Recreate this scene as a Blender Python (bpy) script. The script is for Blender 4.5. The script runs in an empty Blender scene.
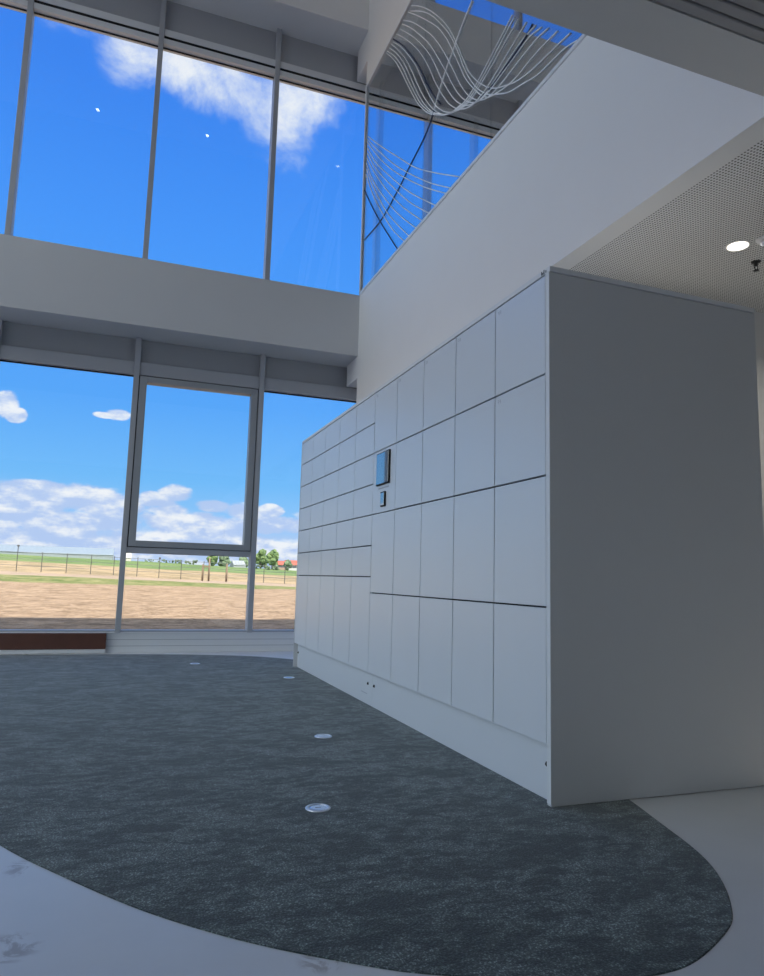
import bpy, bmesh, math, random
from mathutils import Vector, Matrix, noise
random.seed(7)
S = bpy.context.scene
COL = S.collection
PI = math.pi

# ------------------------------------------------------------------ helpers
def bm_new(): return bmesh.new()

def bx(bm, x0, x1, y0, y1, z0, z1, bevel=0.0, seg=2):
    m = Matrix.Translation(((x0+x1)/2, (y0+y1)/2, (z0+z1)/2)) @ Matrix.Diagonal((abs(x1-x0), abs(y1-y0), abs(z1-z0), 1))
    r = bmesh.ops.create_cube(bm, size=1.0, matrix=m)
    if bevel > 0:
        es = set()
        for v in r['verts']:
            for e in v.link_edges: es.add(e)
        bmesh.ops.bevel(bm, geom=list(es), offset=bevel, segments=seg, affect='EDGES', profile=0.5)

def cyl(bm, c, r1, r2, h, axis='Z', n=32):
    rot = {'Z': Matrix.Identity(4), 'X': Matrix.Rotation(PI/2, 4, 'Y'), 'Y': Matrix.Rotation(-PI/2, 4, 'X')}[axis]
    bmesh.ops.create_cone(bm, cap_ends=True, segments=n, radius1=r1, radius2=r2, depth=h,
                          matrix=Matrix.Translation(c) @ rot)

def lathe(bm, c, prof, n=40):
    """prof: list of (radius, z) from the axis outward and round; closed at the axis where r == 0"""
    rings = []
    for r, z in prof:
        if r <= 1e-6:
            rings.append([bm.verts.new((c[0], c[1], c[2]+z))])
        else:
            rings.append([bm.verts.new((c[0]+r*math.cos(2*PI*k/n), c[1]+r*math.sin(2*PI*k/n), c[2]+z)) for k in range(n)])
    for a, b in zip(rings, rings[1:]):
        for k in range(n):
            k2 = (k+1) % n
            if len(a) == 1 and len(b) == 1: continue
            if len(a) == 1: f = (a[0], b[k2], b[k])
            elif len(b) == 1: f = (a[k], a[k2], b[0])
            else: f = (a[k], a[k2], b[k2], b[k])
            try: bm.faces.new(f)
            except ValueError: pass

def tube(bm, pts, r, n=6):
    pts = [Vector(p) for p in pts]
    prev = None
    for i, p in enumerate(pts):
        t = (pts[min(i+1, len(pts)-1)] - pts[max(i-1, 0)]).normalized()
        ref = Vector((1, 0, 0)) if abs(t.x) < .9 else Vector((0, 0, 1))
        a = t.cross(ref).normalized(); b = t.cross(a)
        ring = [bm.verts.new(p + r*(math.cos(2*PI*k/n)*a + math.sin(2*PI*k/n)*b)) for k in range(n)]
        if prev:
            for k in range(n):
                bm.faces.new((prev[k], prev[(k+1) % n], ring[(k+1) % n], ring[k]))
        else:
            bm.faces.new(ring[::-1])
        prev = ring
    bm.faces.new(prev)

def obj(name, bm, mat, parent=None, smooth=False, loc=(0, 0, 0)):
    me = bpy.data.meshes.new(name)
    bmesh.ops.recalc_face_normals(bm, faces=bm.faces)
    bm.to_mesh(me); bm.free()
    me.materials.append(mat)
    if smooth:
        for p in me.polygons: p.use_smooth = True
    o = bpy.data.objects.new(name, me); COL.objects.link(o)
    if parent is not None:
        o.parent = parent
        o.matrix_parent_inverse = Matrix.Translation(parent.location).inverted()
    elif loc != (0, 0, 0):
        me.transform(Matrix.Translation(-Vector(loc))); o.location = loc
    return o

def tag(o, label, cat, group=None):
    o['label'] = label; o['category'] = cat
    if group: o['group'] = group
    return o

def thing(name, label, cat, loc=(0, 0, 0), group=None):
    o = bpy.data.objects.new(name, None); COL.objects.link(o)
    o.location = loc; o.empty_display_size = .1
    return tag(o, label, cat, group)

def struct(name, bm=None, mat=None, smooth=False):
    if bm is None:
        o = bpy.data.objects.new(name, None); COL.objects.link(o)
    else:
        o = obj(name, bm, mat, None, smooth)
    o['kind'] = 'structure'
    return o

def copy_tree(o, parent=None, offset=None):
    c = o.copy(); COL.objects.link(c)
    if parent is not None: c.parent = parent
    for ch in list(o.children): copy_tree(ch, c)
    if offset is not None: c.location = Vector(o.location) + Vector(offset)
    return c

# ------------------------------------------------------------------ node helper
class NG:
    def __init__(s, tree): s.t = tree; s.N = tree.nodes; s.L = tree.links
    def n(s, kind, **kw):
        nd = s.N.new(kind)
        for k, v in kw.items(): setattr(nd, k, v)
        return nd
    def inp(s, sock, v):
        if isinstance(v, bpy.types.NodeSocket): s.L.new(v, sock)
        else: sock.default_value = v
    def m(s, op, a, b=0.0, c=0.0, clamp=False):
        nd = s.n('ShaderNodeMath', operation=op); nd.use_clamp = clamp
        s.inp(nd.inputs[0], a); s.inp(nd.inputs[1], b); s.inp(nd.inputs[2], c)
        return nd.outputs[0]
    def mix(s, f, a, b):
        nd = s.n('ShaderNodeMix', data_type='RGBA')
        s.inp(nd.inputs[0], f); s.inp(nd.inputs[6], a); s.inp(nd.inputs[7], b)
        return nd.outputs[2]
    def ss(s, v, lo, hi):
        nd = s.n('ShaderNodeMapRange', interpolation_type='SMOOTHSTEP')
        s.inp(nd.inputs[0], v); nd.inputs[1].default_value = lo; nd.inputs[2].default_value = hi
        nd.inputs[3].default_value = 0; nd.inputs[4].default_value = 1
        return nd.outputs[0]
    def noise(s, vec, scale, detail=4, rough=.5, dist=0):
        nd = s.n('ShaderNodeTexNoise'); s.inp(nd.inputs['Vector'], vec)
        nd.inputs['Scale'].default_value = scale; nd.inputs['Detail'].default_value = detail
        nd.inputs['Roughness'].default_value = rough; nd.inputs['Distortion'].default_value = dist
        return nd.outputs['Fac']
    def xyz(s, v):
        nd = s.n('ShaderNodeSeparateXYZ'); s.inp(nd.inputs[0], v); return nd.outputs
    def comb(s, x, y, z):
        nd = s.n('ShaderNodeCombineXYZ'); s.inp(nd.inputs[0], x); s.inp(nd.inputs[1], y); s.inp(nd.inputs[2], z); return nd.outputs[0]

def lin(r, g, b):
    f = lambda c: (c/255/12.92) if c/255 <= .04045 else ((c/255+.055)/1.055)**2.4
    return (f(r), f(g), f(b), 1)

def mat_new(name):
    m = bpy.data.materials.new(name); m.use_nodes = True
    g = NG(m.node_tree); b = m.node_tree.nodes['Principled BSDF']
    return m, g, b

def paint(name, col, rough=.6, spec=.4, metal=0, var=.03, vscale=3, bump=.0, bscale=60):
    m, g, b = mat_new(name)
    tc = g.n('ShaderNodeTexCoord').outputs['Object']
    nz = g.noise(tc, vscale, 3)
    dark = tuple(c*(1-var) for c in col[:3])+(1,); light = tuple(min(1, c*(1+var)) for c in col[:3])+(1,)
    g.L.new(g.mix(nz, dark, light), b.inputs['Base Color'])
    b.inputs['Roughness'].default_value = rough; b.inputs['Metallic'].default_value = metal
    b.inputs['Specular IOR Level'].default_value = spec
    if bump > 0:
        bp = g.n('ShaderNodeBump'); bp.inputs['Strength'].default_value = bump; bp.inputs['Distance'].default_value = .002
        g.L.new(g.noise(tc, bscale, 3), bp.inputs['Height']); g.L.new(bp.outputs[0], b.inputs['Normal'])
    return m

M = {}
M['white'] = paint('white_wall_paint', (.80, .79, .77, 1), .7, .3, var=.015, bump=.15, bscale=40)
M['wall_warm'] = paint('warm_white_wall_paint', (.72, .72, .70, 1), .7, .3, var=.015)
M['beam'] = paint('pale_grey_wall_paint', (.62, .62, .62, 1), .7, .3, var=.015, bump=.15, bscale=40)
M['frame'] = paint('grey_powder_coat', (.42, .43, .45, 1), .45, .4, var=.02)
M['frame_light'] = paint('light_grey_powder_coat', (.74, .75, .76, 1), .45, .4, var=.02)
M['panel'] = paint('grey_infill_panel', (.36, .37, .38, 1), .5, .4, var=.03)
M['sash'] = paint('sash_grey', (.34, .355, .37, 1), .4, .4, var=.02)
M['black'] = paint('black_gasket', (.012, .012, .013, 1), .6, .3)
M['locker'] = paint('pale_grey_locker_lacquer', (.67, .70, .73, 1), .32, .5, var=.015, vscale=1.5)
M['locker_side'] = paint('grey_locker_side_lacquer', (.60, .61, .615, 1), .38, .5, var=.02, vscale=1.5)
M['locker_edge'] = paint('locker_edge_lacquer', (.70, .72, .73, 1), .6, .5, var=.01)
M['locker_dark'] = paint('dark_carcass', (.02, .022, .028, 1), .6, .3)
M['mark'] = paint('grey_door_marking', (.40, .42, .46, 1), .5, .3)
M['bench'] = paint('reddish_brown_wood', (.115, .045, .03, 1), .5, .4, var=.25, vscale=6)
M['chrome'] = paint('brushed_steel', (.80, .84, .90, 1), .38, .5, metal=.6, var=.03, vscale=20)
M['lid'] = paint('polished_steel_lid', (.72, .80, .92, 1), .16, .5, metal=1.0, var=.02)
M['shed'] = paint('pale_shed_sheet', (.26, .27, .27, 1), .6, .3, var=.06)
M['slat'] = paint('dark_grey_slat', (.34, .335, .34, 1), .55, .4, var=.04)
M['soffit'] = paint('grey_soffit_paint', (.62, .62, .61, 1), .7, .3, var=.015)
M['sprinkler'] = paint('dark_sprinkler_metal', (.03, .03, .032, 1), .4, .5, metal=.5)
M['plastic'] = paint('white_plastic', (.72, .72, .72, 1), .4, .5, var=.01)
M['line_white'] = paint('white_glass_lines', (.97, .98, .98, 1), .5, .3, var=.01)
M['line_dark'] = paint('dark_blue_glass_lines', (.03, .045, .10, 1), .5, .3, var=.01)

def mat_emit(name, col, strength):
    m, g, b = mat_new(name)
    b.inputs['Base Color'].default_value = (.8, .8, .8, 1)
    b.inputs['Emission Color'].default_value = col; b.inputs['Emission Strength'].default_value = strength
    return m
M['lamp_high'] = mat_emit('high_lamp_diffuser', (1, .95, .88, 1), 22)
M['lamp'] = mat_emit('lamp_diffuser', (1, .90, .76, 1), 2.2)

def mat_glass(name, base, k, tint=(.97, .98, .98, 1), power=5):
    """clear architectural glass: transparent, with a mirror coat that grows towards grazing angles"""
    m = bpy.data.materials.new(name); m.use_nodes = True
    t = m.node_tree; t.nodes.clear(); g = NG(t)
    lw = g.n('ShaderNodeLayerWeight'); lw.inputs['Blend'].default_value = .5
    f = g.m('POWER', lw.outputs['Facing'], power)
    fac = g.m('MULTIPLY_ADD', f, k, base, clamp=True)
    tr = g.n('ShaderNodeBsdfTransparent'); tr.inputs[0].default_value = tint
    gl = g.n('ShaderNodeBsdfGlossy'); gl.inputs['Roughness'].default_value = 0.0
    gl.inputs['Color'].default_value = (.93, .96, 1, 1)
    mx = g.n('ShaderNodeMixShader'); g.L.new(fac, mx.inputs[0])
    g.L.new(tr.outputs[0], mx.inputs[1]); g.L.new(gl.outputs[0], mx.inputs[2])
    out = g.n('ShaderNodeOutputMaterial'); g.L.new(mx.outputs[0], out.inputs[0])
    return m
M['glass'] = mat_glass('window_glass', .03, .8)
M['glass_coated'] = mat_glass('coated_interior_glass', .36, .45, (.86, .90, .90, 1), 3)
M['glass_outside'] = mat_glass('greenhouse_glass', .3, .6, (.7, .8, .8, 1))

# carpet: mottled grey-green loop pile
def mat_carpet():
    m, g, b = mat_new('grey_green_loop_carpet')
    P = g.n('ShaderNodeTexCoord').outputs['Object']
    s = g.n('ShaderNodeMapping'); g.L.new(P, s.inputs[0]); s.inputs['Scale'].default_value = (1, 1.9, 1)
    big = g.noise(s.outputs[0], 3.0, 6, .65, .4)
    mid = g.noise(s.outputs[0], 11, 5, .7, .6)
    fine = g.noise(P, 160, 2, .8)
    vo = g.n('ShaderNodeTexVoronoi'); g.L.new(P, vo.inputs['Vector']); vo.inputs['Scale'].default_value = 135
    f = g.m('ADD', g.m('MULTIPLY', big, .45), g.m('MULTIPLY', mid, .55))
    c = g.mix(g.ss(f, .43, .59), (.095, .14, .128, 1), (.46, .56, .51, 1))
    sp = g.ss(g.m('ADD', fine, g.m('MULTIPLY', vo.outputs['Distance'], -.35)), .30, .60)
    c2 = g.mix(sp, (.016, .022, .025, 1), c)
    cc = g.mix(.85, c, c2)
    g.L.new(cc, b.inputs['Base Color'])
    b.inputs['Roughness'].default_value = .9
    b.inputs['Specular IOR Level'].default_value = .15
    b.inputs['Sheen Weight'].default_value = .25; b.inputs['Sheen Roughness'].default_value = .5
    bp = g.n('ShaderNodeBump'); bp.inputs['Strength'].default_value = .5; bp.inputs['Distance'].default_value = .003
    g.L.new(g.m('ADD', fine, vo.outputs['Distance']), bp.inputs['Height']); g.L.new(bp.outputs[0], b.inputs['Normal'])
    return m
M['carpet'] = mat_carpet()

# floor: pale honed stone-look with a few soft brown-grey veins
def mat_floor():
    m, g, b = mat_new('pale_stone_floor')
    P = g.n('ShaderNodeTexCoord').outputs['Object']
    n1 = g.noise(P, .9, 5, .55, 1.2)
    vein = g.m('ABSOLUTE', g.m('SUBTRACT', n1, .5))
    v = g.m('SUBTRACT', 1.0, g.ss(vein, .0, .016))
    patch = g.ss(g.noise(P, 1.3, 3), .50, .62)
    q = g.xyz(P)
    extra = None
    for (vx, vy, vr) in ((.54, 1.82, .07), (-.21, 2.64, .09), (-.20, 2.11, .10)):   # three short stained veins
        dx = g.m('SUBTRACT', q[0], vx); dy = g.m('SUBTRACT', q[1], vy)
        rr = g.m('SQRT', g.m('ADD', g.m('MULTIPLY', dx, dx), g.m('MULTIPLY', dy, dy)))
        rad = g.m('SUBTRACT', 1.0, g.ss(rr, vr*.45, vr)); line = g.ss(g.noise(P, 9, 6, .7, 1.0), .47, .60)
        loc = g.m('MULTIPLY', rad, line); extra = loc if extra is None else g.m('MAXIMUM', extra, loc)
    vv = g.m('MAXIMUM', g.m('MULTIPLY', g.m('MULTIPLY', g.m('MULTIPLY', v, patch), g.ss(q[0], -.4, -1.0)), .8), g.m('MULTIPLY', extra, .6))
    cloud = g.noise(P, 2.5, 4, .6)
    c = g.mix(cloud, (.70, .70, .69, 1), (.82, .82, .81, 1))
    c = g.mix(vv, c, (.32, .27, .23, 1))
    g.L.new(c, b.inputs['Base Color'])
    g.L.new(g.m('MULTIPLY_ADD', cloud, .12, .26), b.inputs['Roughness'])
    b.inputs['Specular IOR Level'].default_value = .5
    return m
M['floor'] = mat_floor()

# perforated plasterboard: round holes in a square grid, plain border strip along the bulkhead
def mat_perf():
    m, g, b = mat_new('perforated_ceiling_board')
    P = g.xyz(g.n('ShaderNodeTexCoord').outputs['Object'])
    p = .0205
    fx = g.m('SUBTRACT', g.m('FRACT', g.m('DIVIDE', P[0], p)), .5)
    fy = g.m('SUBTRACT', g.m('FRACT', g.m('DIVIDE', P[1], p)), .5)
    r = g.m('SQRT', g.m('ADD', g.m('MULTIPLY', fx, fx), g.m('MULTIPLY', fy, fy)))
    hole = g.m('LESS_THAN', r, .285)
    inside = g.m('MULTIPLY', g.m('GREATER_THAN', P[0], 2.915), g.m('GREATER_THAN', P[1], 2.36))
    f = g.m('MULTIPLY', hole, inside)
    g.L.new(g.mix(f, (.74, .74, .73, 1), (.07, .07, .075, 1)), b.inputs['Base Color'])
    b.inputs['Roughness'].default_value = .75; b.inputs['Specular IOR Level'].default_value = .2
    return m
M['perf'] = mat_perf()

# outside ground: soil, grass strip, sandy track, green crop
def mat_ground():
    m, g, b = mat_new('field_ground')
    P3 = g.n('ShaderNodeTexCoord').outputs['Object']
    P = g.xyz(P3)
    w = g.noise(P3, .12, 4, .6)
    w2 = g.noise(P3, .6, 4, .6)
    Y = g.m('ADD', P[1], g.m('ADD', g.m('MULTIPLY_ADD', w, 5, -2.5), g.m('MULTIPLY_ADD', w2, 2.0, -1.0)))
    clod = g.m('MULTIPLY_ADD', g.noise(P3, 9, 4, .7), .45, g.m('MULTIPLY', g.noise(P3, 1.6, 8, .75), .55))
    soil = g.mix(g.ss(clod, .41, .58), (.17, .112, .066, 1), (.34, .235, .148, 1))
    track = g.mix(g.ss(g.noise(P3, .5, 4), .35, .7), (.32, .235, .165, 1), (.26, .19, .13, 1))
    st = g.n('ShaderNodeMapping'); g.L.new(P3, st.inputs[0]); st.inputs['Scale'].default_value = (.35, .2, 1)
    pn = g.noise(st.outputs[0], .9, 5, .65)
    tan = g.mix(g.ss(pn, .38, .66), (.34, .245, .14, 1), (.19, .145, .08, 1))
    green = g.mix(g.ss(g.noise(P3, .1, 5), .35, .65), (.09, .135, .045, 1), (.15, .19, .07, 1))
    grass = g.mix(g.ss(g.noise(P3, 1.1, 5, .7), .35, .65), (.09, .115, .03, 1), (.22, .20, .085, 1))
    gravel = g.mix(g.ss(clod, .3, .7), (.15, .145, .16, 1), (.23, .22, .24, 1))
    c = g.mix(g.ss(P[1], 12.4, 12.9), gravel, soil)
    c = g.mix(g.ss(Y, 37.5, 38.5), c, grass)
    c = g.mix(g.ss(Y, 44, 45.5), c, track)
    c = g.mix(g.ss(Y, 57, 60), c, tan)
    c = g.mix(g.ss(Y, 98, 104), c, green)
    g.L.new(c, b.inputs['Base Color']); b.inputs['Roughness'].default_value = .95
    b.inputs['Specular IOR Level'].default_value = .1
    bp = g.n('ShaderNodeBump'); bp.inputs['Strength'].default_value = .8; bp.inputs['Distance'].default_value = .12
    g.L.new(clod, bp.inputs['Height']); g.L.new(bp.outputs[0], b.inputs['Normal'])
    return m
M['ground'] = mat_ground()
def leafy(name, a, c):
    m, g, b = mat_new(name)
    P = g.n('ShaderNodeTexCoord').outputs['Object']
    g.L.new(g.mix(g.ss(g.noise(P, .9, 5, .7), .35, .65), a, c), b.inputs['Base Color']); b.inputs['Roughness'].default_value = .8
    return m
M['leaf'] = leafy('broadleaf_foliage', (.04, .08, .018, 1), (.14, .19, .06, 1))
M['leaf2'] = leafy('hedge_foliage', (.06, .09, .045, 1), (.13, .175, .09, 1))
M['bark'] = paint('bark', (.12, .09, .06, 1), .9, .1, var=.2)
M['post'] = paint('weathered_post', (.07, .065, .06, 1), .8, .1, var=.15)
M['stake'] = paint('tan_timber_stake', (.17, .12, .08, 1), .8, .1, var=.2)
M['wire'] = paint('wire_steel', (.10, .10, .11, 1), .5, .3)
M['roof'] = paint('red_tile_roof', (.30, .09, .06, 1), .8, .2, var=.15)
M['house'] = paint('pale_render', (.42, .41, .39, 1), .8, .2, var=.05)
M['brickhouse'] = paint('tan_brick', (.28, .20, .15, 1), .8, .2, var=.1)
M['dark_win'] = paint('dark_window', (.05, .06, .08, 1), .2, .5)
M['gh_white'] = paint('greenhouse_sheet', (.21, .235, .235, 1), .35, .5, var=.08, vscale=.3)
M['cream'] = paint('cream_sheet', (.42, .39, .33, 1), .6, .3)

FRONT, REAR = 1.04, 1.45   # sky radiance towards the field, and the extra added to the unseen sunward half to light the hall

# ------------------------------------------------------------------ camera (phone held low, tilted up 7 degrees)
cam_d = bpy.data.cameras.new('camera'); cam = bpy.data.objects.new('camera', cam_d); COL.objects.link(cam)
rR = Vector((0.93704585, -0.34817842, 0.02677421)); rU = Vector((-0.06964292, -0.11119543, 0.99135536)); rF = Vector((0.34219137, 0.93081006, 0.12844338))
mw = Matrix.Identity(4)
for i in range(3):
    mw[i][0] = rR[i]; mw[i][1] = rU[i]; mw[i][2] = -rF[i]
mw[0][3], mw[1][3], mw[2][3] = 0, 0, .95
cam.matrix_world = mw
cam_d.sensor_fit = 'HORIZONTAL'; cam_d.sensor_width = 36; cam_d.lens = 703.42*36/764
cam_d.clip_start = .05; cam_d.clip_end = 3000
S.camera = cam
FPX = 703.42
def at(px, py, Y):
    """world point on the vertical plane at distance Y that the photograph shows at pixel (px, py)"""
    d = ((px-382)/FPX)*rR + (-(py-488)/FPX)*rU + rF
    return Vector((0, 0, .95)) + d*(Y/d.y)

# ------------------------------------------------------------------ dimensions (metres)
XB = 2.77          # face of the bulkhead / upper glass, runs along Y
YW = 9.1           # inner face of the window wall
YB = 8.6           # face of the beams in front of it
XL, XR = -4.66, 6.8
YS = 2.22          # edge of the storey over the camera
Z1 = 3.218          # lower ceiling
YBK = -3.2
BAYS = [1.6 + 1.565*k for k in range(-4, 4)]     # mullion centres
G3 = (7.95, 9.40)

# ------------------------------------------------------------------ shell
b = bm_new(); bx(b, XL-.3, XR+.2, YBK-.2, YW+.22, -.14, 0); struct('floor', b, M['floor'])

# lower ceiling: perforated board over the corridor, plain soffit at the void edge
b = bm_new(); bx(b, XB+.2, XR, YS, YW, Z1, 3.5); bx(b, XB+.001, XB+.2, YS, YB, Z1, 3.235)
struct('ceiling', b, M['perf'])
b = bm_new(); bx(b, XL, XR, 1.985, YS, Z1, 4.7); struct('trim_1', b, M['soffit'])
b = bm_new(); bx(b, XL, XR, YBK, 1.985, 3.45, 4.7); struct('ceiling_entrance', b, M['black'])
sl = struct('ceiling_slats')
y = 1.979
b = bm_new()
while y > YBK+.1:
    bx(b, XL, XR, y-.046, y, Z1, Z1+.07, .004, 1)
    y -= .0545
o = obj('slat_panel', b, M['slat'], sl)

# bulkhead and its upper continuation
b = bm_new(); bx(b, XB, XB+.2, YS, YB, 3.221, 4.715)
bx(b, XB, XB+.2, YB-.001, YW-.03, 3.575, 3.873)
struct('wall_right_bulkhead', b, M['white'])
b = bm_new(); bx(b, XB, XB+.2, YS, YB, 7.77, 11); bx(b, XB, XB+.2, YB-.001, YW-.04, 8.17, 8.642)
struct('wall_right_upper', b, M['white'])
# corridor walls
b = bm_new(); bx(b, 3.12, XR, 4.16, 4.36, 0, Z1); struct('wall_corridor', b, M['wall_warm'])
b = bm_new(); bx(b, 3.12, 3.3, 4.3, YW, 0, Z1); struct('wall_core', b, M['white'])
b = bm_new(); bx(b, XR, XR+.2, YBK, YW+.2, 0, 11); struct('wall_right', b, M['white'])
b = bm_new(); bx(b, XL-.2, XR+.2, YBK-.2, YBK, 0, 11); struct('wall_back', b, M['white'])
# storeys
b = bm_new(); bx(b, XB+.2, XR, YS, YB, 3.5, 4.7); struct('floor_upper', b, M['wall_warm'])
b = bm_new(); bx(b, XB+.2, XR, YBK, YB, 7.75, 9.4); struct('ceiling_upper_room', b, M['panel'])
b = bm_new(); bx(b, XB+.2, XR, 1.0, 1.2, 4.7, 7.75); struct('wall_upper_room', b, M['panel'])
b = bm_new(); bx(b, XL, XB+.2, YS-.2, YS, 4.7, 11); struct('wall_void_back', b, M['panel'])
b = bm_new(); bx(b, XL-.2, XR+.2, YBK-.2, YW+.22, 11, 11.6); struct('ceiling_upper', b, M['white'])

# beams in front of the glazing
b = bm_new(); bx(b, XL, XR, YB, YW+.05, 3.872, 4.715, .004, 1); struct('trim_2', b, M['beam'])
b = bm_new(); bx(b, XL, XR, YB, YW+.05, 8.64, 9.42, .004, 1); struct('trim_3', b, M['white'])
b = bm_new(); bx(b, XL, XR, YW+.12, YW+.3, 3.45, 4.715); bx(b, XL, XR, YW+.12, YW+.3, 8.1, 9.42)
bx(b, 3.2, XR, YW+.02, YW+.3, 0, 3.45); bx(b, 6.33, XR, YW+.02, YW+.3, 3.45, 11)
bx(b, XL-.3, XL, YW-.02, YW+.3, 0, 11); bx(b, XL, XR, YW+.02, YW+.3, 10.85, 11)
struct('wall_front', b, M['wall_warm'])

# sill of the lower windows, light grey convector casing with two grooves
b = bm_new(); bx(b, XL, 3.12, YW-.015, YW+.22, 0, .235, .003, 1); bx(b, XL, 3.12, YW-.03, YW+.22, .228, .242, .002, 1)
struct('baseboard_front', b, M['frame_light'])
b = bm_new(); 
for z in (.075, .15): bx(b, XL, 3.11, YW-.018, YW-.014, z, z+.006)
struct('trim_4', b, M['frame'])

# ------------------------------------------------------------------ windows of the window wall
wn = [0]
def window(level, k):
    wn[0] += 1
    w = struct('window_%d' % wn[0])
    x0, x1 = BAYS[k], BAYS[k+1]
    xa, xb = x0+.033, x1-.033
    f = bm_new()
    if level == 1:
        z0, zh, zt, zp = .242, 3.40, 3.565, 3.87
        bx(f, x0-.033, x0+.033, YW-.05, YW+.12, z0-.004, zp, .003, 1)
        if k in (4,): bx(f, x1-.033, x1+.033, YW-.05, YW+.12, z0-.004, zp, .003, 1)
        bx(f, xa, xb, YW-.02, YW+.12, zh, zt, .003, 1)
        bx(f, xa, xb, YW-.02, YW+.12, z0, z0+.02)
        if k == 3:
            bx(f, xa, xb, YW-.03, YW+.12, 1.185, 1.255, .003, 1)
    elif level == 2:
        z0, zh, zt, zp = 4.72, 7.945, 8.16, 8.64
        mu = bm_new(); bx(mu, x0-.033, x0+.033, YW-.05, YW+.12, z0-.004, zp, .003, 1); obj('mullion', mu, M['frame'], w)
        bx(f, xa, xb, YW-.03, YW+.12, zh, 8.022, .003, 1)
        bx(f, xa, xb, YW-.03, YW+.12, 8.062, zt, .003, 1)
        bx(f, xa, xb, YW-.02, YW+.12, z0, z0+.05)
    else:
        z0, zh, zt, zp = 9.42, 10.80, 10.99, 10.99
        bx(f, x0-.033, x0+.033, YW-.05, YW+.12, z0-.004, zp, .003, 1)
        bx(f, xa, xb, YW-.02, YW+.12, zh, zt, .003, 1)
        bx(f, xa, xb, YW-.02, YW+.12, z0, z0+.05)
    obj('window_frame', f, M['frame_light'] if level == 2 else M['frame'], w)  # light thrown up from the ground is put into the upper heads' colour
    if level < 3:
        p = bm_new(); bx(p, xa, xb, YW+.045, YW+.1, zt-.002, zp); obj('infill_panel', p, M['panel'] if level == 1 else M['frame'], w)
    gsk = bm_new()
    bx(gsk, xa, xb, YW+.045, YW+.06, zh-.014, zh)
    if level == 2: bx(gsk, xa, xb, YW-.022, YW+.1, 8.021, 8.063)
    obj('gasket', gsk, M['black'], w)
    if level == 1 and k == 3:
        s = bm_new()
        sx0, sx1, sz0, sz1 = xa+.012, xb-.012, 1.262, 3.385
        t = .085
        for (a0, a1, c0, c1) in ((sx0, sx0+t, sz0, sz1), (sx1-t, sx1, sz0, sz1), (sx0+t, sx1-t, sz0, sz0+t-.01), (sx0+t, sx1-t, sz1-t+.01, sz1)):
            bx(s, a0, a1, YW-.045, YW+.09, c0, c1, .004, 1)
        so = obj('sash', s, M['sash'], w)
        p = bm_new(); bx(p, sx0+t-.005, sx1-t+.005, YW+.05, YW+.06, sz0+t-.015, sz1-t+.015); obj('pane', p, M['glass'], so)
        p = bm_new(); bx(p, xa, xb, YW+.055, YW+.065, z0+.015, 1.19); obj('pane', p, M['glass'], w)
        q = bm_new()
        for (a0, a1, c0, c1) in ((xa, sx0, sz0, sz1), (sx1, xb, sz0, sz1), (xa, xb, sz1, 3.40), (xa, xb, 1.254, sz0)):
            bx(q, a0, a1, YW+.0, YW+.05, c0, c1)
        obj('gasket', q, M['black'], w)
    else:
        p = bm_new(); bx(p, xa, xb, YW+.055, YW+.065, z0+.015, zh+.01); obj('pane', p, M['glass'], w)
for k in range(0, 5): window(1, k)
for k in range(0, 7): window(2, k)
for k in range(0, 7): window(3, k)

# glazed left wall of the hall (out of the photograph's frame, lights the locker fronts)
b = bm_new()
for z0, z1 in ((0, .24), (3.4, 4.73), (7.95, 9.42), (10.8, 11)): bx(b, XL-.2, XL, YBK, YW-.02, z0, z1)
struct('wall_left', b, M['white'])
for z0, z1 in ((.24, 3.4), (4.73, 7.95), (9.42, 10.8)):
    wn[0] += 1
    w = struct('window_%d' % wn[0])
    f = bm_new(); y = YBK
    while y < YW-.1:
        bx(f, XL-.14, XL-.0, y, y+.06, z0, z1); y += 2.04
    obj('window_frame', f, M['frame'], w)
    p = bm_new(); bx(p, XL-.09, XL-.08, YBK, YW-.02, z0, z1); obj('pane', p, M['glass'], w)

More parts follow.
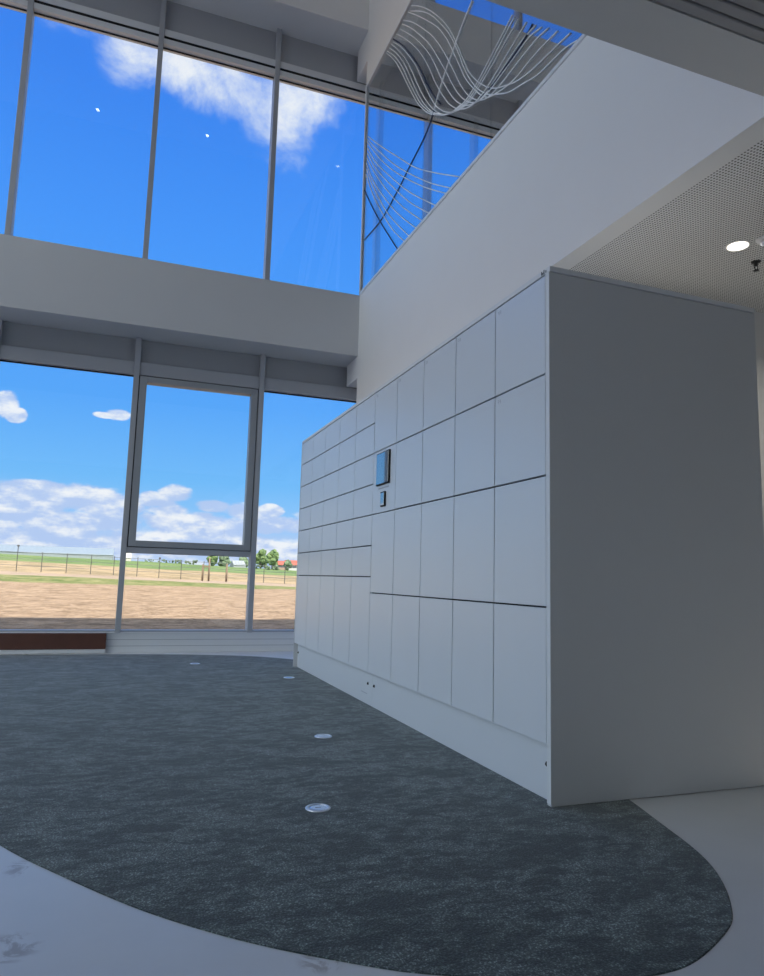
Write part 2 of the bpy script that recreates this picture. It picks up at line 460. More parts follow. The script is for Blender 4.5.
# upper interior glazing over the bulkhead, with thin white and dark line tubes on the panes
wn[0] += 1
ig = struct('window_%d' % wn[0])
b = bm_new()
bx(b, XB-.012, XB+.03, YB-.035, YB, 4.715, 7.77, .003, 1)
bx(b, XB-.012, XB+.03, YS, YB-.035, 4.71, 4.745, .003, 1)
bx(b, XB-.012, XB+.03, YS, YB-.035, 7.735, 7.775, .003, 1)
obj('window_frame', b, M['frame_light'], ig)
ys = [YS+.002, 3.55, 5.05, 6.55, 8.05, YB-.035]
for a, c in zip(ys, ys[1:]):
    p = bm_new(); bx(p, XB+.008, XB+.020, a+.003, c-.003, 4.74, 7.74); obj('pane', p, M['glass_coated'], ig)
WL = [
 [(6.988, 7.683), (6.739, 7.470), (6.475, 7.209), (6.214, 6.917), (6.008, 6.658), (5.848, 6.419), (5.694, 6.141), (5.570, 5.910), (5.462, 5.721), (5.318, 5.536), (5.144, 5.354), (4.962, 5.208), (4.774, 5.104), (4.614, 5.027), (4.403, 4.964), (4.193, 4.929), (3.997, 4.903), (3.874, 4.880)],
 [(7.016, 7.634), (6.706, 7.379), (6.417, 7.100), (6.147, 6.780), (5.919, 6.475), (5.727, 6.150), (5.590, 5.877), (5.460, 5.658), (5.296, 5.441), (5.105, 5.250), (4.926, 5.126), (4.741, 5.017), (4.521, 4.936), (4.289, 4.856), (4.087, 4.833), (3.923, 4.807), (3.793, 4.761)],
 [(7.080, 7.674), (6.824, 7.425), (6.525, 7.121), (6.222, 6.794), (5.990, 6.485), (5.818, 6.197), (5.678, 5.952), (5.544, 5.718), (5.376, 5.497), (5.218, 5.317), (5.086, 5.208), (4.944, 5.148), (4.791, 5.098), (4.614, 5.063), (4.432, 5.064), (4.233, 5.051), (4.034, 5.022)],
 [(7.240, 7.697), (6.944, 7.432), (6.636, 7.111), (6.350, 6.789), (6.136, 6.506), (5.958, 6.236), (5.788, 5.957), (5.628, 5.693), (5.456, 5.470), (5.275, 5.307), (5.123, 5.223), (4.927, 5.183), (4.710, 5.177), (4.507, 5.181), (4.288, 5.171), (4.151, 5.139)],
 [(7.271, 7.668), (6.971, 7.376), (6.660, 7.030), (6.400, 6.720), (6.182, 6.402), (6.001, 6.133), (5.830, 5.857), (5.647, 5.601), (5.454, 5.408), (5.274, 5.297), (5.087, 5.256), (4.876, 5.260), (4.646, 5.267), (4.432, 5.274), (4.246, 5.223)],
 [(7.335, 7.652), (7.030, 7.345), (6.746, 7.035), (6.479, 6.708), (6.283, 6.420), (6.123, 6.153), (5.946, 5.883), (5.756, 5.633), (5.558, 5.447), (5.353, 5.330), (5.161, 5.278), (4.945, 5.291), (4.743, 5.312), (4.522, 5.326), (4.330, 5.307)],
 [(7.472, 7.692), (7.191, 7.418), (6.895, 7.099), (6.649, 6.799), (6.443, 6.502), (6.275, 6.216), (6.090, 5.939), (5.893, 5.683), (5.664, 5.477), (5.433, 5.353), (5.237, 5.320), (5.052, 5.328), (4.843, 5.368), (4.647, 5.404), (4.462, 5.439)],
 [(7.573, 7.660), (7.285, 7.371), (7.013, 7.048), (6.789, 6.755), (6.604, 6.450), (6.400, 6.129), (6.184, 5.845), (5.937, 5.625), (5.686, 5.481), (5.454, 5.419), (5.239, 5.431), (5.018, 5.468), (4.794, 5.518), (4.585, 5.565)],
 [(7.645, 7.687), (7.386, 7.408), (7.107, 7.066), (6.907, 6.766), (6.716, 6.456), (6.508, 6.155), (6.260, 5.861), (6.008, 5.650), (5.753, 5.514), (5.516, 5.450), (5.297, 5.461), (5.073, 5.508), (4.862, 5.570), (4.648, 5.635)],
 [(7.716, 7.686), (7.454, 7.418), (7.205, 7.112), (7.000, 6.807), (6.804, 6.493), (6.591, 6.188), (6.338, 5.901), (6.081, 5.698), (5.820, 5.548), (5.580, 5.483), (5.356, 5.493), (5.128, 5.549), (4.914, 5.610), (4.680, 5.680)],
 [(7.789, 7.699), (7.486, 7.388), (7.234, 7.068), (7.027, 6.750), (6.832, 6.462), (6.618, 6.170), (6.364, 5.907), (6.105, 5.703), (5.866, 5.567), (5.622, 5.501)],
 [(7.825, 7.698), (7.519, 7.371), (7.299, 7.076), (7.090, 6.769), (6.891, 6.478), (6.675, 6.196), (6.418, 5.931), (6.155, 5.736)],
 [(5.416, 6.426), (5.645, 6.324), (5.819, 6.220), (6.001, 6.111), (6.165, 5.967), (6.260, 5.861)],
 [(8.463, 6.929), (7.974, 6.500), (7.308, 5.948), (6.781, 5.517), (6.243, 5.147), (5.666, 4.779)],
 [(8.504, 6.918), (7.967, 6.406), (7.421, 5.917), (6.926, 5.521), (6.355, 5.097), (5.839, 4.756)],
 [(8.499, 6.871), (8.103, 6.452), (7.575, 5.960), (7.015, 5.510), (6.445, 5.090), (5.929, 4.747)],
 [(8.491, 6.778), (8.093, 6.327), (7.513, 5.801), (6.913, 5.290), (6.190, 4.755)],
 [(8.484, 6.700), (8.086, 6.239), (7.434, 5.628), (6.906, 5.167), (6.365, 4.762)],
 [(8.499, 6.636), (8.120, 6.188), (7.606, 5.662), (7.104, 5.208), (6.563, 4.782)],
 [(8.514, 6.571), (8.193, 6.131), (7.669, 5.584), (7.210, 5.163), (6.698, 4.756)],
 [(8.506, 6.479), (8.185, 6.043), (7.715, 5.496), (7.301, 5.103), (6.882, 4.745)],
 [(8.520, 6.414), (8.175, 5.918), (7.765, 5.442), (7.413, 5.076), (7.031, 4.754)],
]
DL = [
 [(7.576, 7.704), (7.218, 7.333), (6.886, 6.927), (6.638, 6.583), (6.461, 6.301), (6.294, 6.056), (6.110, 5.829)],
 [(5.236, 5.300), (5.015, 5.274), (4.809, 5.286), (4.599, 5.295), (4.432, 5.327), (4.373, 5.351)],
 [(6.260, 5.861), (6.487, 5.719), (6.902, 5.611), (7.359, 5.492), (7.870, 5.415), (8.494, 5.452)],
 [(8.564, 6.205), (8.201, 5.772), (7.869, 5.401), (7.491, 5.012), (7.247, 4.762)],
]

def smooth_pts(pts, n=6):
    P = [Vector((0, a, c)) for a, c in pts]
    P = [P[0]*2-P[1]] + P + [P[-1]*2-P[-2]]
    out = []
    for i in range(1, len(P)-2):
        for j in range(n):
            t = j/n; p0, p1, p2, p3 = P[i-1], P[i], P[i+1], P[i+2]
            out.append(.5*((2*p1)+(-p0+p2)*t+(2*p0-5*p1+4*p2-p3)*t*t+(-p0+3*p1-3*p2+p3)*t**3))
    out.append(P[-2])
    return [(XB+.004, v.y, v.z) for v in out if 4.74 < v.z < 7.74 and v.y < YB-.03]
def clamp_pts(L): return [q for q in L]
b = bm_new()
for i, L in enumerate(WL):
    P = smooth_pts(L)
    if len(P) > 2: tube(b, P, .010 if i == 12 else (.0058 if i < 12 else .0052), 6)
obj('glass_lines', b, M['line_white'], ig, True)
b = bm_new()
for L in DL:
    P = smooth_pts(L)
    if len(P) > 2: tube(b, P, .007, 6)
obj('glass_lines', b, M['line_dark'], ig, True)

# ------------------------------------------------------------------ parcel lockers
LX = 1.802; LB = 3.08; CW = .4747; Y0 = 2.731; YM = Y0+5*CW; YE = Y0+10*CW
ZT = 2.407
def door(parent, y0, y1, z0, z1, num=False):
    g_ = .0042
    b = bm_new(); bx(b, LX, LX+.02, y0+g_, y1-g_, z0+g_, z1-g_, .0015, 1)
    d = obj('locker_door', b, M['locker'], parent)
    if num:   # faint unreadable two-figure number near the top corner by the hinge side
        q = bm_new(); w = .011; h = .018; zz = z1-.030; yy = y1-.030
        for k in range(2):
            yk = yy-k*.018
            bx(q, LX-.0006, LX+.001, yk-w, yk, zz, zz+.0025); bx(q, LX-.0006, LX+.001, yk-w, yk, zz-h/2, zz-h/2+.0025)
            bx(q, LX-.0006, LX+.001, yk-w, yk-w+.0025, zz-h, zz)
        obj('door_number', q, M['mark'], d)
    return d
def lock(parent, y, z, x=LX+.04):
    q = bm_new(); cyl(q, (x-.001, y, z), .011, .011, .006, 'X', 20); cyl(q, (x-.006, y, z), .006, .006, .006, 'X', 12)
    obj('cam_lock', q, M['black'], parent, True)
ROWS_R = [.25, .845, 1.442, 1.922, ZT]
ROWS_L = [.25, .966, 1.204, 1.442, 1.680, 1.922, 2.165, ZT]

R_ = thing('parcel_locker', 'pale grey parcel locker cabinet with wide doors and a small touch screen, nearest the camera', 'locker', ((LX+LB)/2, (Y0+YM)/2, 0), 'parcel locker cabinets joined in one row')
b = bm_new(); bx(b, LX+.022, LB-.005, Y0+.001, YM-.001, .251, ZT-.002); bx(b, LX+.06, LB-.005, Y0+.001, YM-.001, 0.0035, .251); obj('carcass', b, M['locker_dark'], R_)
b = bm_new(); bx(b, LX+.04, LX+.058, Y0, YM-.0015, 0.0035, .249, .001, 1)
# the carcass starts behind the recessed plinth
kp = obj('kick_plate', b, M['locker'], R_)
lock(kp, 2.787, .156); lock(kp, 5.062, .158)
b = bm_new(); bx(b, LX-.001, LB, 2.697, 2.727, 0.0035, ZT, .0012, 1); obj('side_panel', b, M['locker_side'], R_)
b = bm_new(); bx(b, LX-.0025, LX-.0012, 2.697, 2.727, .012, ZT, 0); obj('side_panel_edge', b, M['locker_edge'], R_)
b = bm_new(); bx(b, LX, LB, 2.693, YM-.001, ZT+.003, 2.436, .0015, 1); tp = obj('top_panel', b, M['locker_edge'], R_)
b = bm_new()
for k, (a, c) in enumerate(((0, .012), (.016, .02), (.026, .010), (.036, .018))):
    bx(b, LX-.0012, LX+.001, 2.722+a, 2.722+a+.006, 2.414, 2.414+c)
obj('maker_plate', b, M['black'], tp)
for c in range(5):
    ya, yb = Y0+c*CW, Y0+(c+1)*CW
    for r in range(4):
        if c == 4 and r == 2:
            q = bm_new(); bx(q, LX, LX+.02, ya+.0028, yb-.0028, ROWS_R[2]+.0028, ROWS_R[3]-.0028, .0015, 1)
            con = obj('console_panel', q, M['locker'], R_)
            q = bm_new(); bx(q, LX-.015, LX+.002, 4.735, 5.000, 1.648, 1.895, .003, 2); sc = obj('touch_screen', q, M['black'], con)
            m_, g_, bs = mat_new('glossy_screen_glass'); bs.inputs['Base Color'].default_value = (.12, .13, .15, 1); bs.inputs['Roughness'].default_value = .03
            bs.inputs['Specular IOR Level'].default_value = 1.0; bs.inputs['Metallic'].default_value = .0; bs.inputs['IOR'].default_value = 2.3
            bs.inputs['Coat Weight'].default_value = 1.0
            q = bm_new(); bx(q, LX-.0165, LX-.014, 4.743, 4.992, 1.657, 1.888, .0008, 1); obj('screen_glass', q, m_, sc)
            q = bm_new(); bx(q, LX-.014, LX+.002, 4.812, 4.898, 1.483, 1.594, .003, 2); cr = obj('card_reader', q, M['black'], con)
            q = bm_new(); bx(q, LX-.0155, LX-.013, 4.820, 4.890, 1.492, 1.585, .0008, 1); obj('reader_face', q, m_, cr)
            q = bm_new(); bx(q, LX-.004, LX+.002, 4.76, 4.97, 1.622, 1.630, .001, 1); obj('screen_lip', q, M['frame'], con)
        else:
            door(R_, ya, yb, ROWS_R[r], ROWS_R[r+1], num=(r == 3 or (r == 2 and c == 0)))

L_ = thing('parcel_locker', 'pale grey parcel locker cabinet of many small doors, at the far end by the windows', 'locker', ((LX+LB)/2, (YM+YE)/2, 0), 'parcel locker cabinets joined in one row')
b = bm_new(); bx(b, LX+.022, LB-.005, YM+.001, YE-.001, .251, ZT-.002); bx(b, LX+.06, LB-.005, YM+.001, YE-.001, 0.0035, .251); obj('carcass', b, M['locker_dark'], L_)
b = bm_new(); bx(b, LX+.04, LX+.058, YM+.0015, YE, 0.0035, .249, .001, 1); kp = obj('kick_plate', b, M['locker'], L_)
lock(kp, 5.2, .158); lock(kp, 7.44, .156)
q = bm_new(); bx(q, LX+.0385, LX+.041, 5.215, 5.36, .078, .082); obj('kick_slot', q, M['mark'], kp)
b = bm_new(); bx(b, LX-.001, LB, YE+.002, YE+.02, 0.0035, ZT, .0012, 1); obj('side_panel', b, M['locker_side'], L_)
b = bm_new(); bx(b, LX, LB, YM+.001, YE+.024, ZT+.003, 2.436, .0015, 1); obj('top_panel', b, M['locker_edge'], L_)
for c in range(5):
    ya, yb = YM+c*CW, YM+(c+1)*CW
    for r in range(7): door(L_, ya, yb, ROWS_L[r], ROWS_L[r+1])

# ------------------------------------------------------------------ carpet
edge = [(-1.174, 8.945), (-.405, 8.925), (.41, 8.863), (1.253, 8.666), (1.655, 8.452), (1.948, 8.162), (2.22, 7.75), (2.40, 7.2), (2.5, 6.5), (2.54, 5.6), (2.52, 4.7), (2.45, 3.9), (2.33, 3.2), (2.203, 2.672), (2.117, 2.392), (2.03, 2.095), (1.902, 1.873), (1.757, 1.704), (1.669, 1.638), (1.488, 1.546), (1.335, 1.51), (1.10, 1.545), (.773, 1.685), (.679, 1.74), (.501, 1.868), (.332, 2.01), (.149, 2.202), (.014, 2.376), (-.14, 2.593), (-.319, 2.861), (-.72, 3.6), (-1.15, 4.5), (-1.6, 5.4), (-2.1, 6.3), (-2.5, 7.1), (-2.65, 7.8), (-2.45, 8.45), (-1.9, 8.82)]
n = len(edge); sm = []
for i in range(n):
    p0, p1, p2, p3 = [Vector(edge[(i+j) % n]) for j in (-1, 0, 1, 2)]
    for j in range(5):
        t = j/5
        sm.append(.5*((2*p1)+(-p0+p2)*t+(2*p0-5*p1+4*p2-p3)*t*t+(-p0+3*p1-3*p2+p3)*t**3))
# light smoothing so the rim runs as one clean curve
for _ in range(6): sm = [(sm[i-1]+2*sm[i]+sm[(i+1) % len(sm)])/4 for i in range(len(sm))]
b = bm_new()
top = [b.verts.new((p.x, p.y, .003)) for p in sm]
cen = sum(sm, Vector((0, 0)))/len(sm)
low = [b.verts.new((p.x+(p.x-cen.x)*.0012, p.y+(p.y-cen.y)*.0012, .0005)) for p in sm]
b.faces.new(top)
for i in range(len(sm)):
    j = (i+1) % len(sm); b.faces.new((top[j], top[i], low[i], low[j]))
o = obj('carpet', b, M['carpet'], None, loc=(0, 5, 0))
tag(o, 'large dark grey-green mottled carpet with a rounded outline, lying on the pale stone floor', 'carpet')
# thin dark trim strip round the carpet
b = bm_new(); tube(b, [(p.x, p.y, .0012) for p in sm+[sm[0]]], .0018, 6)
e_ = obj('edge_trim', b, M['black'], o)
e_.parent = o

# ------------------------------------------------------------------ floor sockets
def outlet(x, y, label):
    t = thing('floor_socket', label, 'floor socket', (x, y, .003), 'round steel floor sockets set in the carpet')
    b = bm_new(); lathe(b, (x, y, .0032), [(.037, .001), (.037, .005), (.049, .0045), (.053, .0015), (.053, 0)]); obj('ring', b, M['chrome'], t, True)
    b = bm_new(); lathe(b, (x, y, .0032), [(0, .0035), (.030, .0035), (.0355, .003), (.0355, 0)]); obj('lid', b, M['lid'], t, True)
    b = bm_new(); bx(b, x-.012, x+.012, y-.004, y+.004, .0062, .0072, .0005, 1); obj('lid_latch', b, M['frame'], t)
outlet(.84, 2.95, 'round steel floor socket in the carpet, nearest the camera')
outlet(1.22, 4.225, 'round steel floor socket in the carpet, second nearest, below the middle of the lockers')
outlet(1.577, 6.695, 'small round floor socket in the carpet beside the far end of the lockers')
outlet(.828, 7.88, 'round floor socket in the carpet farthest away, nearest to the windows')

# ------------------------------------------------------------------ low brown bench in front of the sill
t = thing('low_bench', 'low reddish-brown wooden bench box under the left window', 'bench', (-1.6, 8.98, 0))
b = bm_new(); bx(b, -3.1, -.085, 9.015, YW-.032, .050, .232, .006, 2); obj('seat_box', b, M['bench'], t)
b = bm_new(); bx(b, -3.05, -.09, 9.03, YW-.035, .0035, .05, .002, 1); obj('plinth', b, M['frame_light'], t)

# ------------------------------------------------------------------ ceiling fittings
def downlight(x, y, z, r, label, group=None, power=0, lamp='lamp'):
    t = thing('downlight', label, 'ceiling light', (x, y, z), group)
    b = bm_new(); lathe(b, (x, y, z), [(r, -.0005), (r+.012, -.004), (r+.016, -.001), (r+.016, 0)]); obj('rim', b, M['plastic'], t, True)
    b = bm_new(); lathe(b, (x, y, z), [(0, -.003), (r, -.003), (r, -.0005)]); obj('diffuser', b, M[lamp], t, True)
    if power:
        ld = bpy.data.lights.new('lamp', 'AREA'); ld.shape = 'DISK'; ld.size = r*2; ld.energy = power; ld.color = (1, .94, .85); ld.spread = 2.6
        lo = bpy.data.objects.new('lamp', ld); COL.objects.link(lo); lo.location = (x, y, z-.008)
        lo.parent = t; lo.matrix_parent_inverse = Matrix.Translation(t.location).inverted()
downlight(3.72, 3.364, Z1, .066, 'round lit downlight in the perforated ceiling above the lockers', power=22)
downlight(-1.14, 2.70, 11.0, .042, 'lit round downlight high in the hall ceiling, mirrored in the upper left window', 'downlights mirrored in the upper windows', lamp='lamp_high')
downlight(1.21, 2.70, 11.0, .042, 'lit round downlight high in the hall ceiling, mirrored in the upper middle window', 'downlights mirrored in the upper windows', lamp='lamp_high')
t = thing('smoke_detector', 'white round smoke detector on the perforated ceiling beside the downlight', 'smoke detector', (3.80, 3.22, Z1))
b = bm_new(); lathe(b, (3.80, 3.22, Z1), [(.055, 0), (.055, -.012), (.045, -.022), (.03, -.030)]); obj('base', b, M['plastic'], t, True)
b = bm_new(); lathe(b, (3.80, 3.22, Z1), [(.03, -.028), (.028, -.040), (.018, -.046), (0, -.046)]); obj('sensor_cap', b, M['chrome'], t, True)
t = thing('sprinkler_head', 'small dark sprinkler head hanging from the perforated ceiling below the downlight', 'sprinkler', (4.02, 3.49, Z1))
b = bm_new(); lathe(b, (4.02, 3.49, Z1), [(.032, 0), (.030, -.006), (.012, -.010), (.012, -.03), (0, -.03)], 24); obj('collar', b, M['sprinkler'], t, True)
b = bm_new()
for s in (-1, 1): tube(b, [(4.02+s*.012, 3.49, Z1-.028), (4.02+s*.016, 3.49, Z1-.044), (4.02+s*.004, 3.49, Z1-.06)], .003)
cyl(b, (4.02, 3.49, Z1-.064), .019, .019, .003, n=20); obj('deflector', b, M['sprinkler'], t, True)

# ------------------------------------------------------------------ outside ground
TB = [(-200, -.15), (9.4, -.15), (20, .02), (40, .35), (44, .48), (60, .64), (100, 1.63), (200, 3.9), (300, 5.6), (420, 5.2), (600, 3)]
def gz(x, y):
    for (a, za), (c, zc) in zip(TB, TB[1:]):
        if y <= c:
            z = za+(zc-za)*(y-a)/(c-a); break
    else: z = TB[-1][1]
    k = min(1, max(0, (y-25)/40))
    xx = max(-120, min(160, x))
    return z - .026*k*xx
yr = [-60, -30, -10, 0, 6, 9.35] + [9.5+.45*i for i in range(25)] + [21+1.2*i for i in range(22)] + [48+4*i for i in range(14)] + [105+13*i for i in range(16)] + [320, 380, 450, 600]
xr = [-300, -200, -130, -90, -60, -45, -32] + [-24+1.5*i for i in range(40)] + [38, 44, 52, 62, 76, 95, 120, 160, 220, 320, 450]
b = bm_new(); vs = []
for y in yr:
    row = []
    for x in xr:
        z = gz(x, y)
        if y > 13 and y < 40: z += (noise.noise(Vector((x*.7, y*.7, 0)))*.045 + noise.noise(Vector((x*.2, y*.2, 3)))*.03)
        elif y >= 40: z += noise.noise(Vector((x*.12, y*.12, 5)))*.12
        row.append(b.verts.new((x, y, z)))
    vs.append(row)
for i in range(len(yr)-1):
    for j in range(len(xr)-1): b.faces.new((vs[i][j], vs[i][j+1], vs[i+1][j+1], vs[i+1][j]))
g_ = struct('ground', b, M['ground'], True)

# ------------------------------------------------------------------ things outside
def blob_tree(name, px, pyb, pyt, wpx, Y, mat, label, group=None, seed=0, trunk=True, n=26, cat='tree'):
    rnd = random.Random(seed)
    base = at(px, pyb, Y); base.z = gz(base.x, Y); topz = at(px, pyt, Y).z
    H = max(1.0, topz-base.z); Wd = wpx*Y/FPX
    t = thing(name, label, cat, tuple(base), group)
    b = bm_new()
    z0 = base.z + (H*.10 if trunk else 0)
    for i in range(n):
        a = rnd.uniform(0, 2*PI); u = rnd.random(); hgt = rnd.uniform(.08, .92)
        prof = math.sin(PI*min(1, .15+hgt*.8))**.6
        rr = math.sqrt(u)*.38*Wd*prof
        r = rnd.uniform(.17, .27)*min(Wd, H)
        c = Vector((base.x+rr*math.cos(a), base.y+rr*math.sin(a)*.8, z0+(H+base.z-z0)*hgt*.9))
        res = bmesh.ops.create_icosphere(b, subdivisions=2, radius=r, matrix=Matrix.Translation(c))
        for v in res['verts']:
            d = (v.co-c).normalized(); v.co += d*r*.45*noise.noise(v.co*2.2/r+Vector((seed, 0, 0)))
    obj('foliage', b, mat, t)
    if trunk:
        b = bm_new(); tube(b, [tuple(base+Vector((0, 0, -.1))), (base.x+.05*Wd*.2, base.y, base.z+H*.3), (base.x, base.y, base.z+H*.6)], .035*H, 8); obj('trunk', b, M['bark'], t, True)
    return t
blob_tree('tree', 260.5, 569.5, 548.5, 13, 210, M['leaf'], 'broad green tree beyond the field, left of the close pair in the right window', 'pair of broad green trees', 1)
blob_tree('tree', 272, 569.5, 548, 12, 205, M['leaf'], 'broad green tree beyond the field, right of the close pair in the right window', 'pair of broad green trees', 2)
blob_tree('tree', 287.5, 569.8, 559.5, 8, 200, M['leaf2'], 'small rounded tree in front of the red-roofed house', None, 3)
blob_tree('tree', 212, 566.5, 553.5, 10, 230, M['leaf'], 'light green tree on the skyline behind the timber stakes', 'skyline trees in the middle window', 4)
blob_tree('tree', 224, 567, 555, 12, 232, M['leaf2'], 'grey-green tree on the skyline right of the timber stakes', 'skyline trees in the middle window', 5)
blob_tree('tree', 243, 567.5, 557, 12, 240, M['leaf2'], 'dull green tree on the skyline beside the mullion of the opening window', 'skyline trees in the middle window', 6)
blob_tree('bush', 256.5, 571, 564.5, 9, 190, M['leaf2'], 'low grey-green bush at the foot of the left broad tree', 'low bushes under the broad trees', 11, False, 14, 'bush')
blob_tree('bush', 266.5, 571, 564.0, 9, 188, M['leaf2'], 'low grey-green bush between the feet of the two broad trees', 'low bushes under the broad trees', 12, False, 14, 'bush')
blob_tree('bush', 275.5, 571, 565.0, 8, 191, M['leaf2'], 'low grey-green bush at the foot of the right broad tree', 'low bushes under the broad trees', 13, False, 14, 'bush')
for i, (px, pt, w) in enumerate(((149, 560.4, 16), (163.5, 559.3, 17), (177, 559.6, 15), (192, 559.2, 19))):
    blob_tree('bush', px, 563.5, pt, w, 290, M['leaf2'], ('grey-green hedge bush on the skyline, leftmost of the row', 'grey-green hedge bush on the skyline, second from left of the row',
              'grey-green hedge bush on the skyline, third from left of the row', 'wide hedge bush on the skyline at the right end of the row')[i], 'hedge bushes on the skyline', 20+i, False, 14, 'bush')

def house(px0, px1, pyb, pye, pyr, Y, wall, label, group=None, nwin=3, depth=9):
    a, c = at(px0, pyb, Y), at(px1, pyb, Y); ze = at((px0+px1)/2, pye, Y).z; zr = at((px0+px1)/2, pyr, Y).z
    zb = min(gz(a.x, Y), gz(c.x, Y))-.1
    t = thing('house', label, 'house', ((a.x+c.x)/2, Y, zb), group)
    b = bm_new(); bx(b, a.x, c.x, Y, Y+depth, zb, ze); obj('wall', b, wall, t)
    b = bm_new(); o_ = .4
    v = [b.verts.new(p) for p in ((a.x-o_, Y-o_, ze), (c.x+o_, Y-o_, ze), (c.x+o_, Y+depth+o_, ze), (a.x-o_, Y+depth+o_, ze), (a.x-o_, Y+depth/2, zr), (c.x+o_, Y+depth/2, zr))]
    for f in ((0, 1, 5, 4), (2, 3, 4, 5), (0, 4, 3), (1, 2, 5), (0, 3, 2, 1)): b.faces.new([v[i] for i in f])
    obj('roof', b, M['roof'], t)
    for i in range(nwin):
        xc = a.x+(c.x-a.x)*(i+.5)/nwin
        b = bm_new(); bx(b, xc-.6, xc+.6, Y-.05, Y+.02, zb+1.0, zb+(ze-zb)*.8); obj('window', b, M['dark_win'], t)
    return t
house(276.5, 287, 570, 565, 560.5, 235, M['brickhouse'], 'tan brick house with a red roof behind the small tree', 'red-roofed houses beyond the field')
house(288.5, 300, 570, 565.2, 560.0, 238, M['house'], 'pale house with a red roof nearest the lockers on the skyline', 'red-roofed houses beyond the field')

def greenhouse(px0, px1, Y, pyt, name, label, mat, depth=22, ribs=26):
    a, c = at(px0, 560, Y), at(px1, 560, Y)
    zb = min(gz(a.x, Y), gz(c.x, Y))-.3; zt = at((px0+px1)/2, pyt, Y).z; ze = zb+(zt-zb)*.42
    t = thing(name, label, 'greenhouse' if ribs > 10 else 'shed', ((a.x+c.x)/2, Y, zb))
    b = bm_new()
    v = [b.verts.new(p) for p in ((a.x, Y, zb), (c.x, Y, zb), (c.x, Y, ze), (a.x, Y, ze), (a.x, Y+depth/2, zt), (c.x, Y+depth/2, zt), (a.x, Y+depth, ze), (c.x, Y+depth, ze), (a.x, Y+depth, zb), (c.x, Y+depth, zb))]
    for f in ((0, 1, 2, 3), (3, 2, 5, 4), (4, 5, 7, 6), (6, 7, 9, 8), (0, 3, 4, 6, 8), (1, 9, 7, 5, 2)): b.faces.new([v[i] for i in f])
    obj('glazing' if ribs > 10 else 'shed_wall', b, mat, t)
    b = bm_new()
    for i in range(ribs+1):
        x = a.x+(c.x-a.x)*i/ribs
        tube(b, [(x, Y-.03, zb), (x, Y-.03, ze), (x, Y+depth/2, zt+.03)], .06, 4)
    tube(b, [(a.x, Y-.05, ze), (c.x, Y-.05, ze)], .12, 4)
    obj('frame_bars', b, mat, t)
greenhouse(-40, 113, 250, 544.6, 'greenhouse', 'long glazed greenhouse on the skyline in the left window', M['gh_white'])
greenhouse(124.5, 131, 240, 552.3, 'shed', 'small cream shed on the skyline just right of the left mullion', M['cream'], 8, 3)
t_ = greenhouse(234, 246, 212, 560.3, 'shed', 'low white shed in front of the skyline trees in the middle window', M['shed'], 8, 4)

# wire fence across the field, posts 60 m away
YF = 60
fx = [at(px, 572, YF).x for px in (-10, 16, 41, 66, 90.5, 113.5, 137, 159, 181, 203.5, 226, 249, 264, 285, 307)]
t = thing('wire_fence', 'wire fence with slim dark posts running across the field', 'fence', (fx[3], YF, gz(fx[3], YF)))
for i, x in enumerate(fx):
    z = gz(x, YF); hgt = {1: 1.95, 7: 1.6}.get(i, 1.55)
    b = bm_new(); bx(b, x-.026, x+.026, YF-.026, YF+.026, z-.15, z+hgt, .008, 1)
    if i in (1, 7): bx(b, x-.08, x+.08, YF-.06, YF+.06, z+hgt-.08, z+hgt+.04, .01, 1)
    obj('post', b, M['post'], t)
b = bm_new()
for h_ in (.45, .95, 1.45): tube(b, [(x, YF, gz(x, YF)+h_) for x in fx], .013, 4)
obj('wire', b, M['wire'], t, True)

# timber stakes in the middle window
def stake_pair():
    Y = 56; x0, x1 = at(202.5, 575, Y).x, at(208.8, 575, Y).x
    t = thing('stake_pair', 'pair of tan timber stakes joined by a crossbar, in the middle window', 'tree stakes', ((x0+x1)/2, Y, gz(x0, Y)))
    for x, top in ((x0, 1.25), (x1, 1.75)):
        b = bm_new(); cyl(b, (x, Y, gz(x, Y)+top/2-.1), .075, .06, top+.2, n=12); obj('stake', b, M['stake'], t, True)
    b = bm_new(); bx(b, x0-.08, x1+.08, Y-.06, Y-.02, gz(x0, Y)+1.02, gz(x0, Y)+1.12, .005, 1); obj('crossbar', b, M['stake'], t)
stake_pair()
Y = 56; x = at(226.5, 575, Y).x
b = bm_new(); cyl(b, (x, Y, gz(x, Y)+.6), .085, .065, 1.5, n=12)
o = obj('timber_stake', b, M['stake'], None, True, loc=(x, Y, gz(x, Y))); tag(o, 'single tan timber stake standing right of the stake pair', 'tree stake')

# ------------------------------------------------------------------ sun and sky
sd = bpy.data.lights.new('sun', 'SUN'); sd.energy = 9.0; sd.angle = .009; sd.color = (1, .95, .88)
so = bpy.data.objects.new('sun', sd); COL.objects.link(so); so.location = (5, -20, 40)
sun_dir = Vector((.22, -1, 1.62)).normalized()
so.rotation_euler = sun_dir.to_track_quat('Z', 'Y').to_euler()

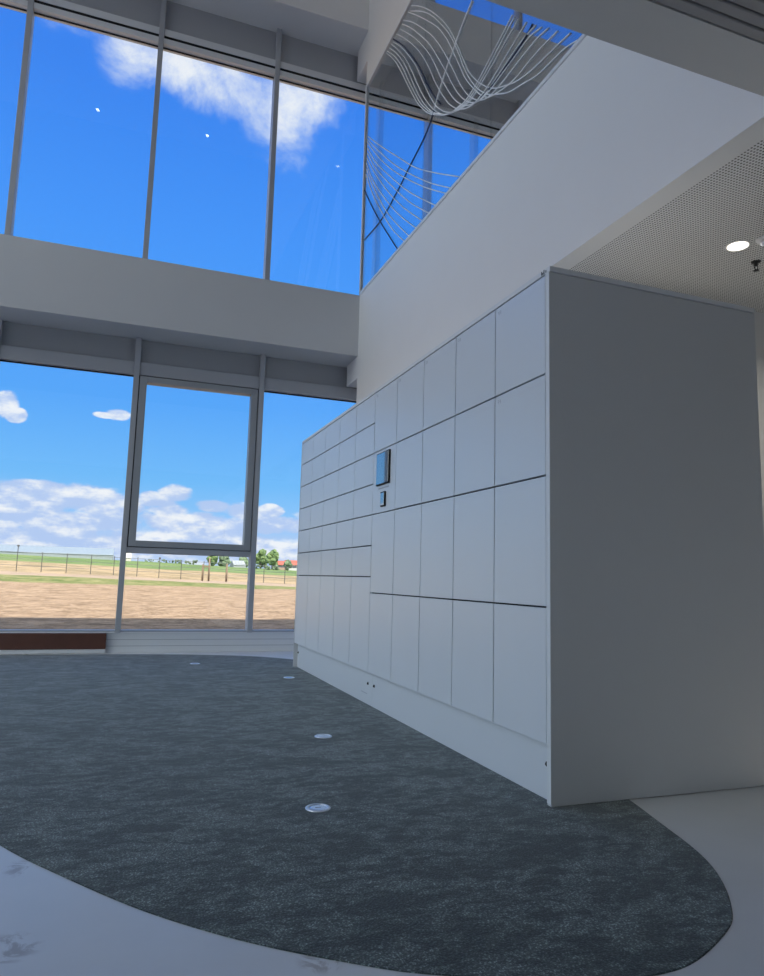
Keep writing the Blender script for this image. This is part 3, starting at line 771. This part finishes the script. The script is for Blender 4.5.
W = bpy.data.worlds.new('sky'); S.world = W; W.use_nodes = True
W.node_tree.nodes.clear(); g = NG(W.node_tree)
D = g.n('ShaderNodeTexCoord').outputs['Generated']
d = g.xyz(D)
ys = g.m('MAXIMUM', g.m('ABSOLUTE', d[1]), .12)
u = g.m('DIVIDE', d[0], ys); v = g.m('DIVIDE', d[2], ys)
hz = g.m('SQRT', g.m('ADD', g.m('MULTIPLY', d[0], d[0]), g.m('MULTIPLY', d[1], d[1])))
el = g.m('DIVIDE', d[2], g.m('MAXIMUM', hz, .05))
cr = g.n('ShaderNodeValToRGB'); g.L.new(g.m('MULTIPLY', el, .8, clamp=True), cr.inputs[0])
R0 = cr.color_ramp; R0.elements[0].position = 0; R0.elements[0].color = lin(196, 222, 252)
R0.elements[1].position = 1; R0.elements[1].color = lin(38, 104, 225)
for pos, c in ((.04, (160, 208, 255)), (.10, (118, 192, 255)), (.19, (90, 170, 255)), (.38, (74, 154, 255)), (.56, (60, 136, 245))):
    e = R0.elements.new(pos*.8/.8); e.color = lin(*c)
sg = g.m('MULTIPLY', g.m('SIGN', d[1]), 2.0)
uv = g.comb(u, v, sg)
vs_ = g.m('MULTIPLY', v, 1.9)
n1 = g.noise(g.comb(u, vs_, sg), 15, 7, .55); n2 = g.noise(g.comb(u, g.m('ADD', vs_, .016), sg), 15, 7, .55)
n3 = g.noise(g.comb(u, g.m('MULTIPLY', v, 3.5), sg), 11, 6, .6)
nw = g.noise(uv, 6.5, 9, .66, .3)
def blob(bu, bv, ru, rv):
    a = g.m('DIVIDE', g.m('SUBTRACT', u, bu), ru); c = g.m('DIVIDE', g.m('SUBTRACT', v, bv), rv)
    return g.m('SUBTRACT', 1.0, g.m('ADD', g.m('MULTIPLY', a, a), g.m('MULTIPLY', c, c)))
front = g.m('GREATER_THAN', d[1], 0)
low = None
for q in ((-.16, .088, .055, .022), (-.10, .105, .07, .010), (-.105, .088, .045, .018), (-.055, .098, .045, .020), (-.02, .088, .05, .016), (-.08, .062, .16, .016), (-.10, .038, .2, .022),
          (.034, .101, .018, .010), (.062, .108, .022, .014), (.045, .095, .030, .008), (.06, .086, .034, .010), (.052, .068, .038, .018), (.12, .094, .030, .009), (.10, .070, .07, .018),
          (.155, .090, .03, .012), (.20, .093, .018, .010), (.22, .07, .07, .016), (.09, .040, .3, .022), (.35, .08, .12, .02), (-.35, .08, .12, .03),
          (-.150, .213, .014, .016), (-.138, .198, .012, .009), (-.030, .2090, .015, .004), (-.015, .2120, .016, .0075)):
    x = blob(*q); low = x if low is None else g.m('MAXIMUM', low, x)
low = g.m('ADD', g.m('MAXIMUM', low, -3.0), g.m('MULTIPLY_ADD', n1, 3.8, -1.72))
a_low = g.m('MULTIPLY', g.m('MAXIMUM', g.ss(low, -.15, .6), g.m('MULTIPLY', g.ss(v, .075, .045), .75)), front)
hi = None
for q in ((.03, .745, .075, .05), (.11, .73, .10, .055), (.19, .72, .08, .085), (.23, .745, .055, .06), (-.03, .74, .05, .05), (.08, .80, .22, .06)):
    x = blob(*q); hi = x if hi is None else g.m('MAXIMUM', hi, x)
hi = g.m('ADD', g.m('MAXIMUM', hi, -3.0), g.m('MULTIPLY_ADD', nw, 6.0, -3.0))
a_hi = g.m('MULTIPLY', g.ss(hi, -.6, 1.6), front)
light = g.ss(g.m('ADD', g.m('MULTIPLY', g.m('SUBTRACT', n1, n2), 6.0), g.m('MULTIPLY_ADD', n3, 2.6, -1.35)), -.45, .95)
c_low = g.mix(light, lin(184, 207, 247), lin(246, 249, 255))
c_hi = g.mix(g.ss(hi, 0, 2.2), lin(205, 222, 250), lin(246, 248, 253))
# unseen sky behind and beside the building: white cloud added to light the hall
rear = g.ss(g.m('ADD', d[1], g.m('MULTIPLY', g.m('ABSOLUTE', d[0]), -.55)), .15, -.35)
nr = g.noise(D, 2.4, 6, .6)
c = g.mix(a_low, cr.outputs[0], c_low)
c = g.mix(a_hi, c, c_hi)
c = g.mix(g.m("MULTIPLY", rear, g.ss(nr, .15, .5)), c, (.82, .92, 1.0, 1))
st = g.m('MULTIPLY_ADD', rear, REAR, FRONT)
bg = g.n('ShaderNodeBackground'); g.L.new(c, bg.inputs[0]); g.L.new(st, bg.inputs[1])
out = g.n('ShaderNodeOutputWorld'); g.L.new(bg.outputs[0], out.inputs[0])

S.view_settings.view_transform = 'Standard'; S.view_settings.look = 'None'
S.view_settings.exposure = 0.0; S.view_settings.gamma = 1.0; S.view_settings.use_curve_mapping = False
S.cycles.max_bounces = 10; S.cycles.diffuse_bounces = 6; S.cycles.transparent_max_bounces = 24
S.cycles.use_denoising = True
S.cycles.caustics_reflective = False
S.cycles.sample_clamp_indirect = 6
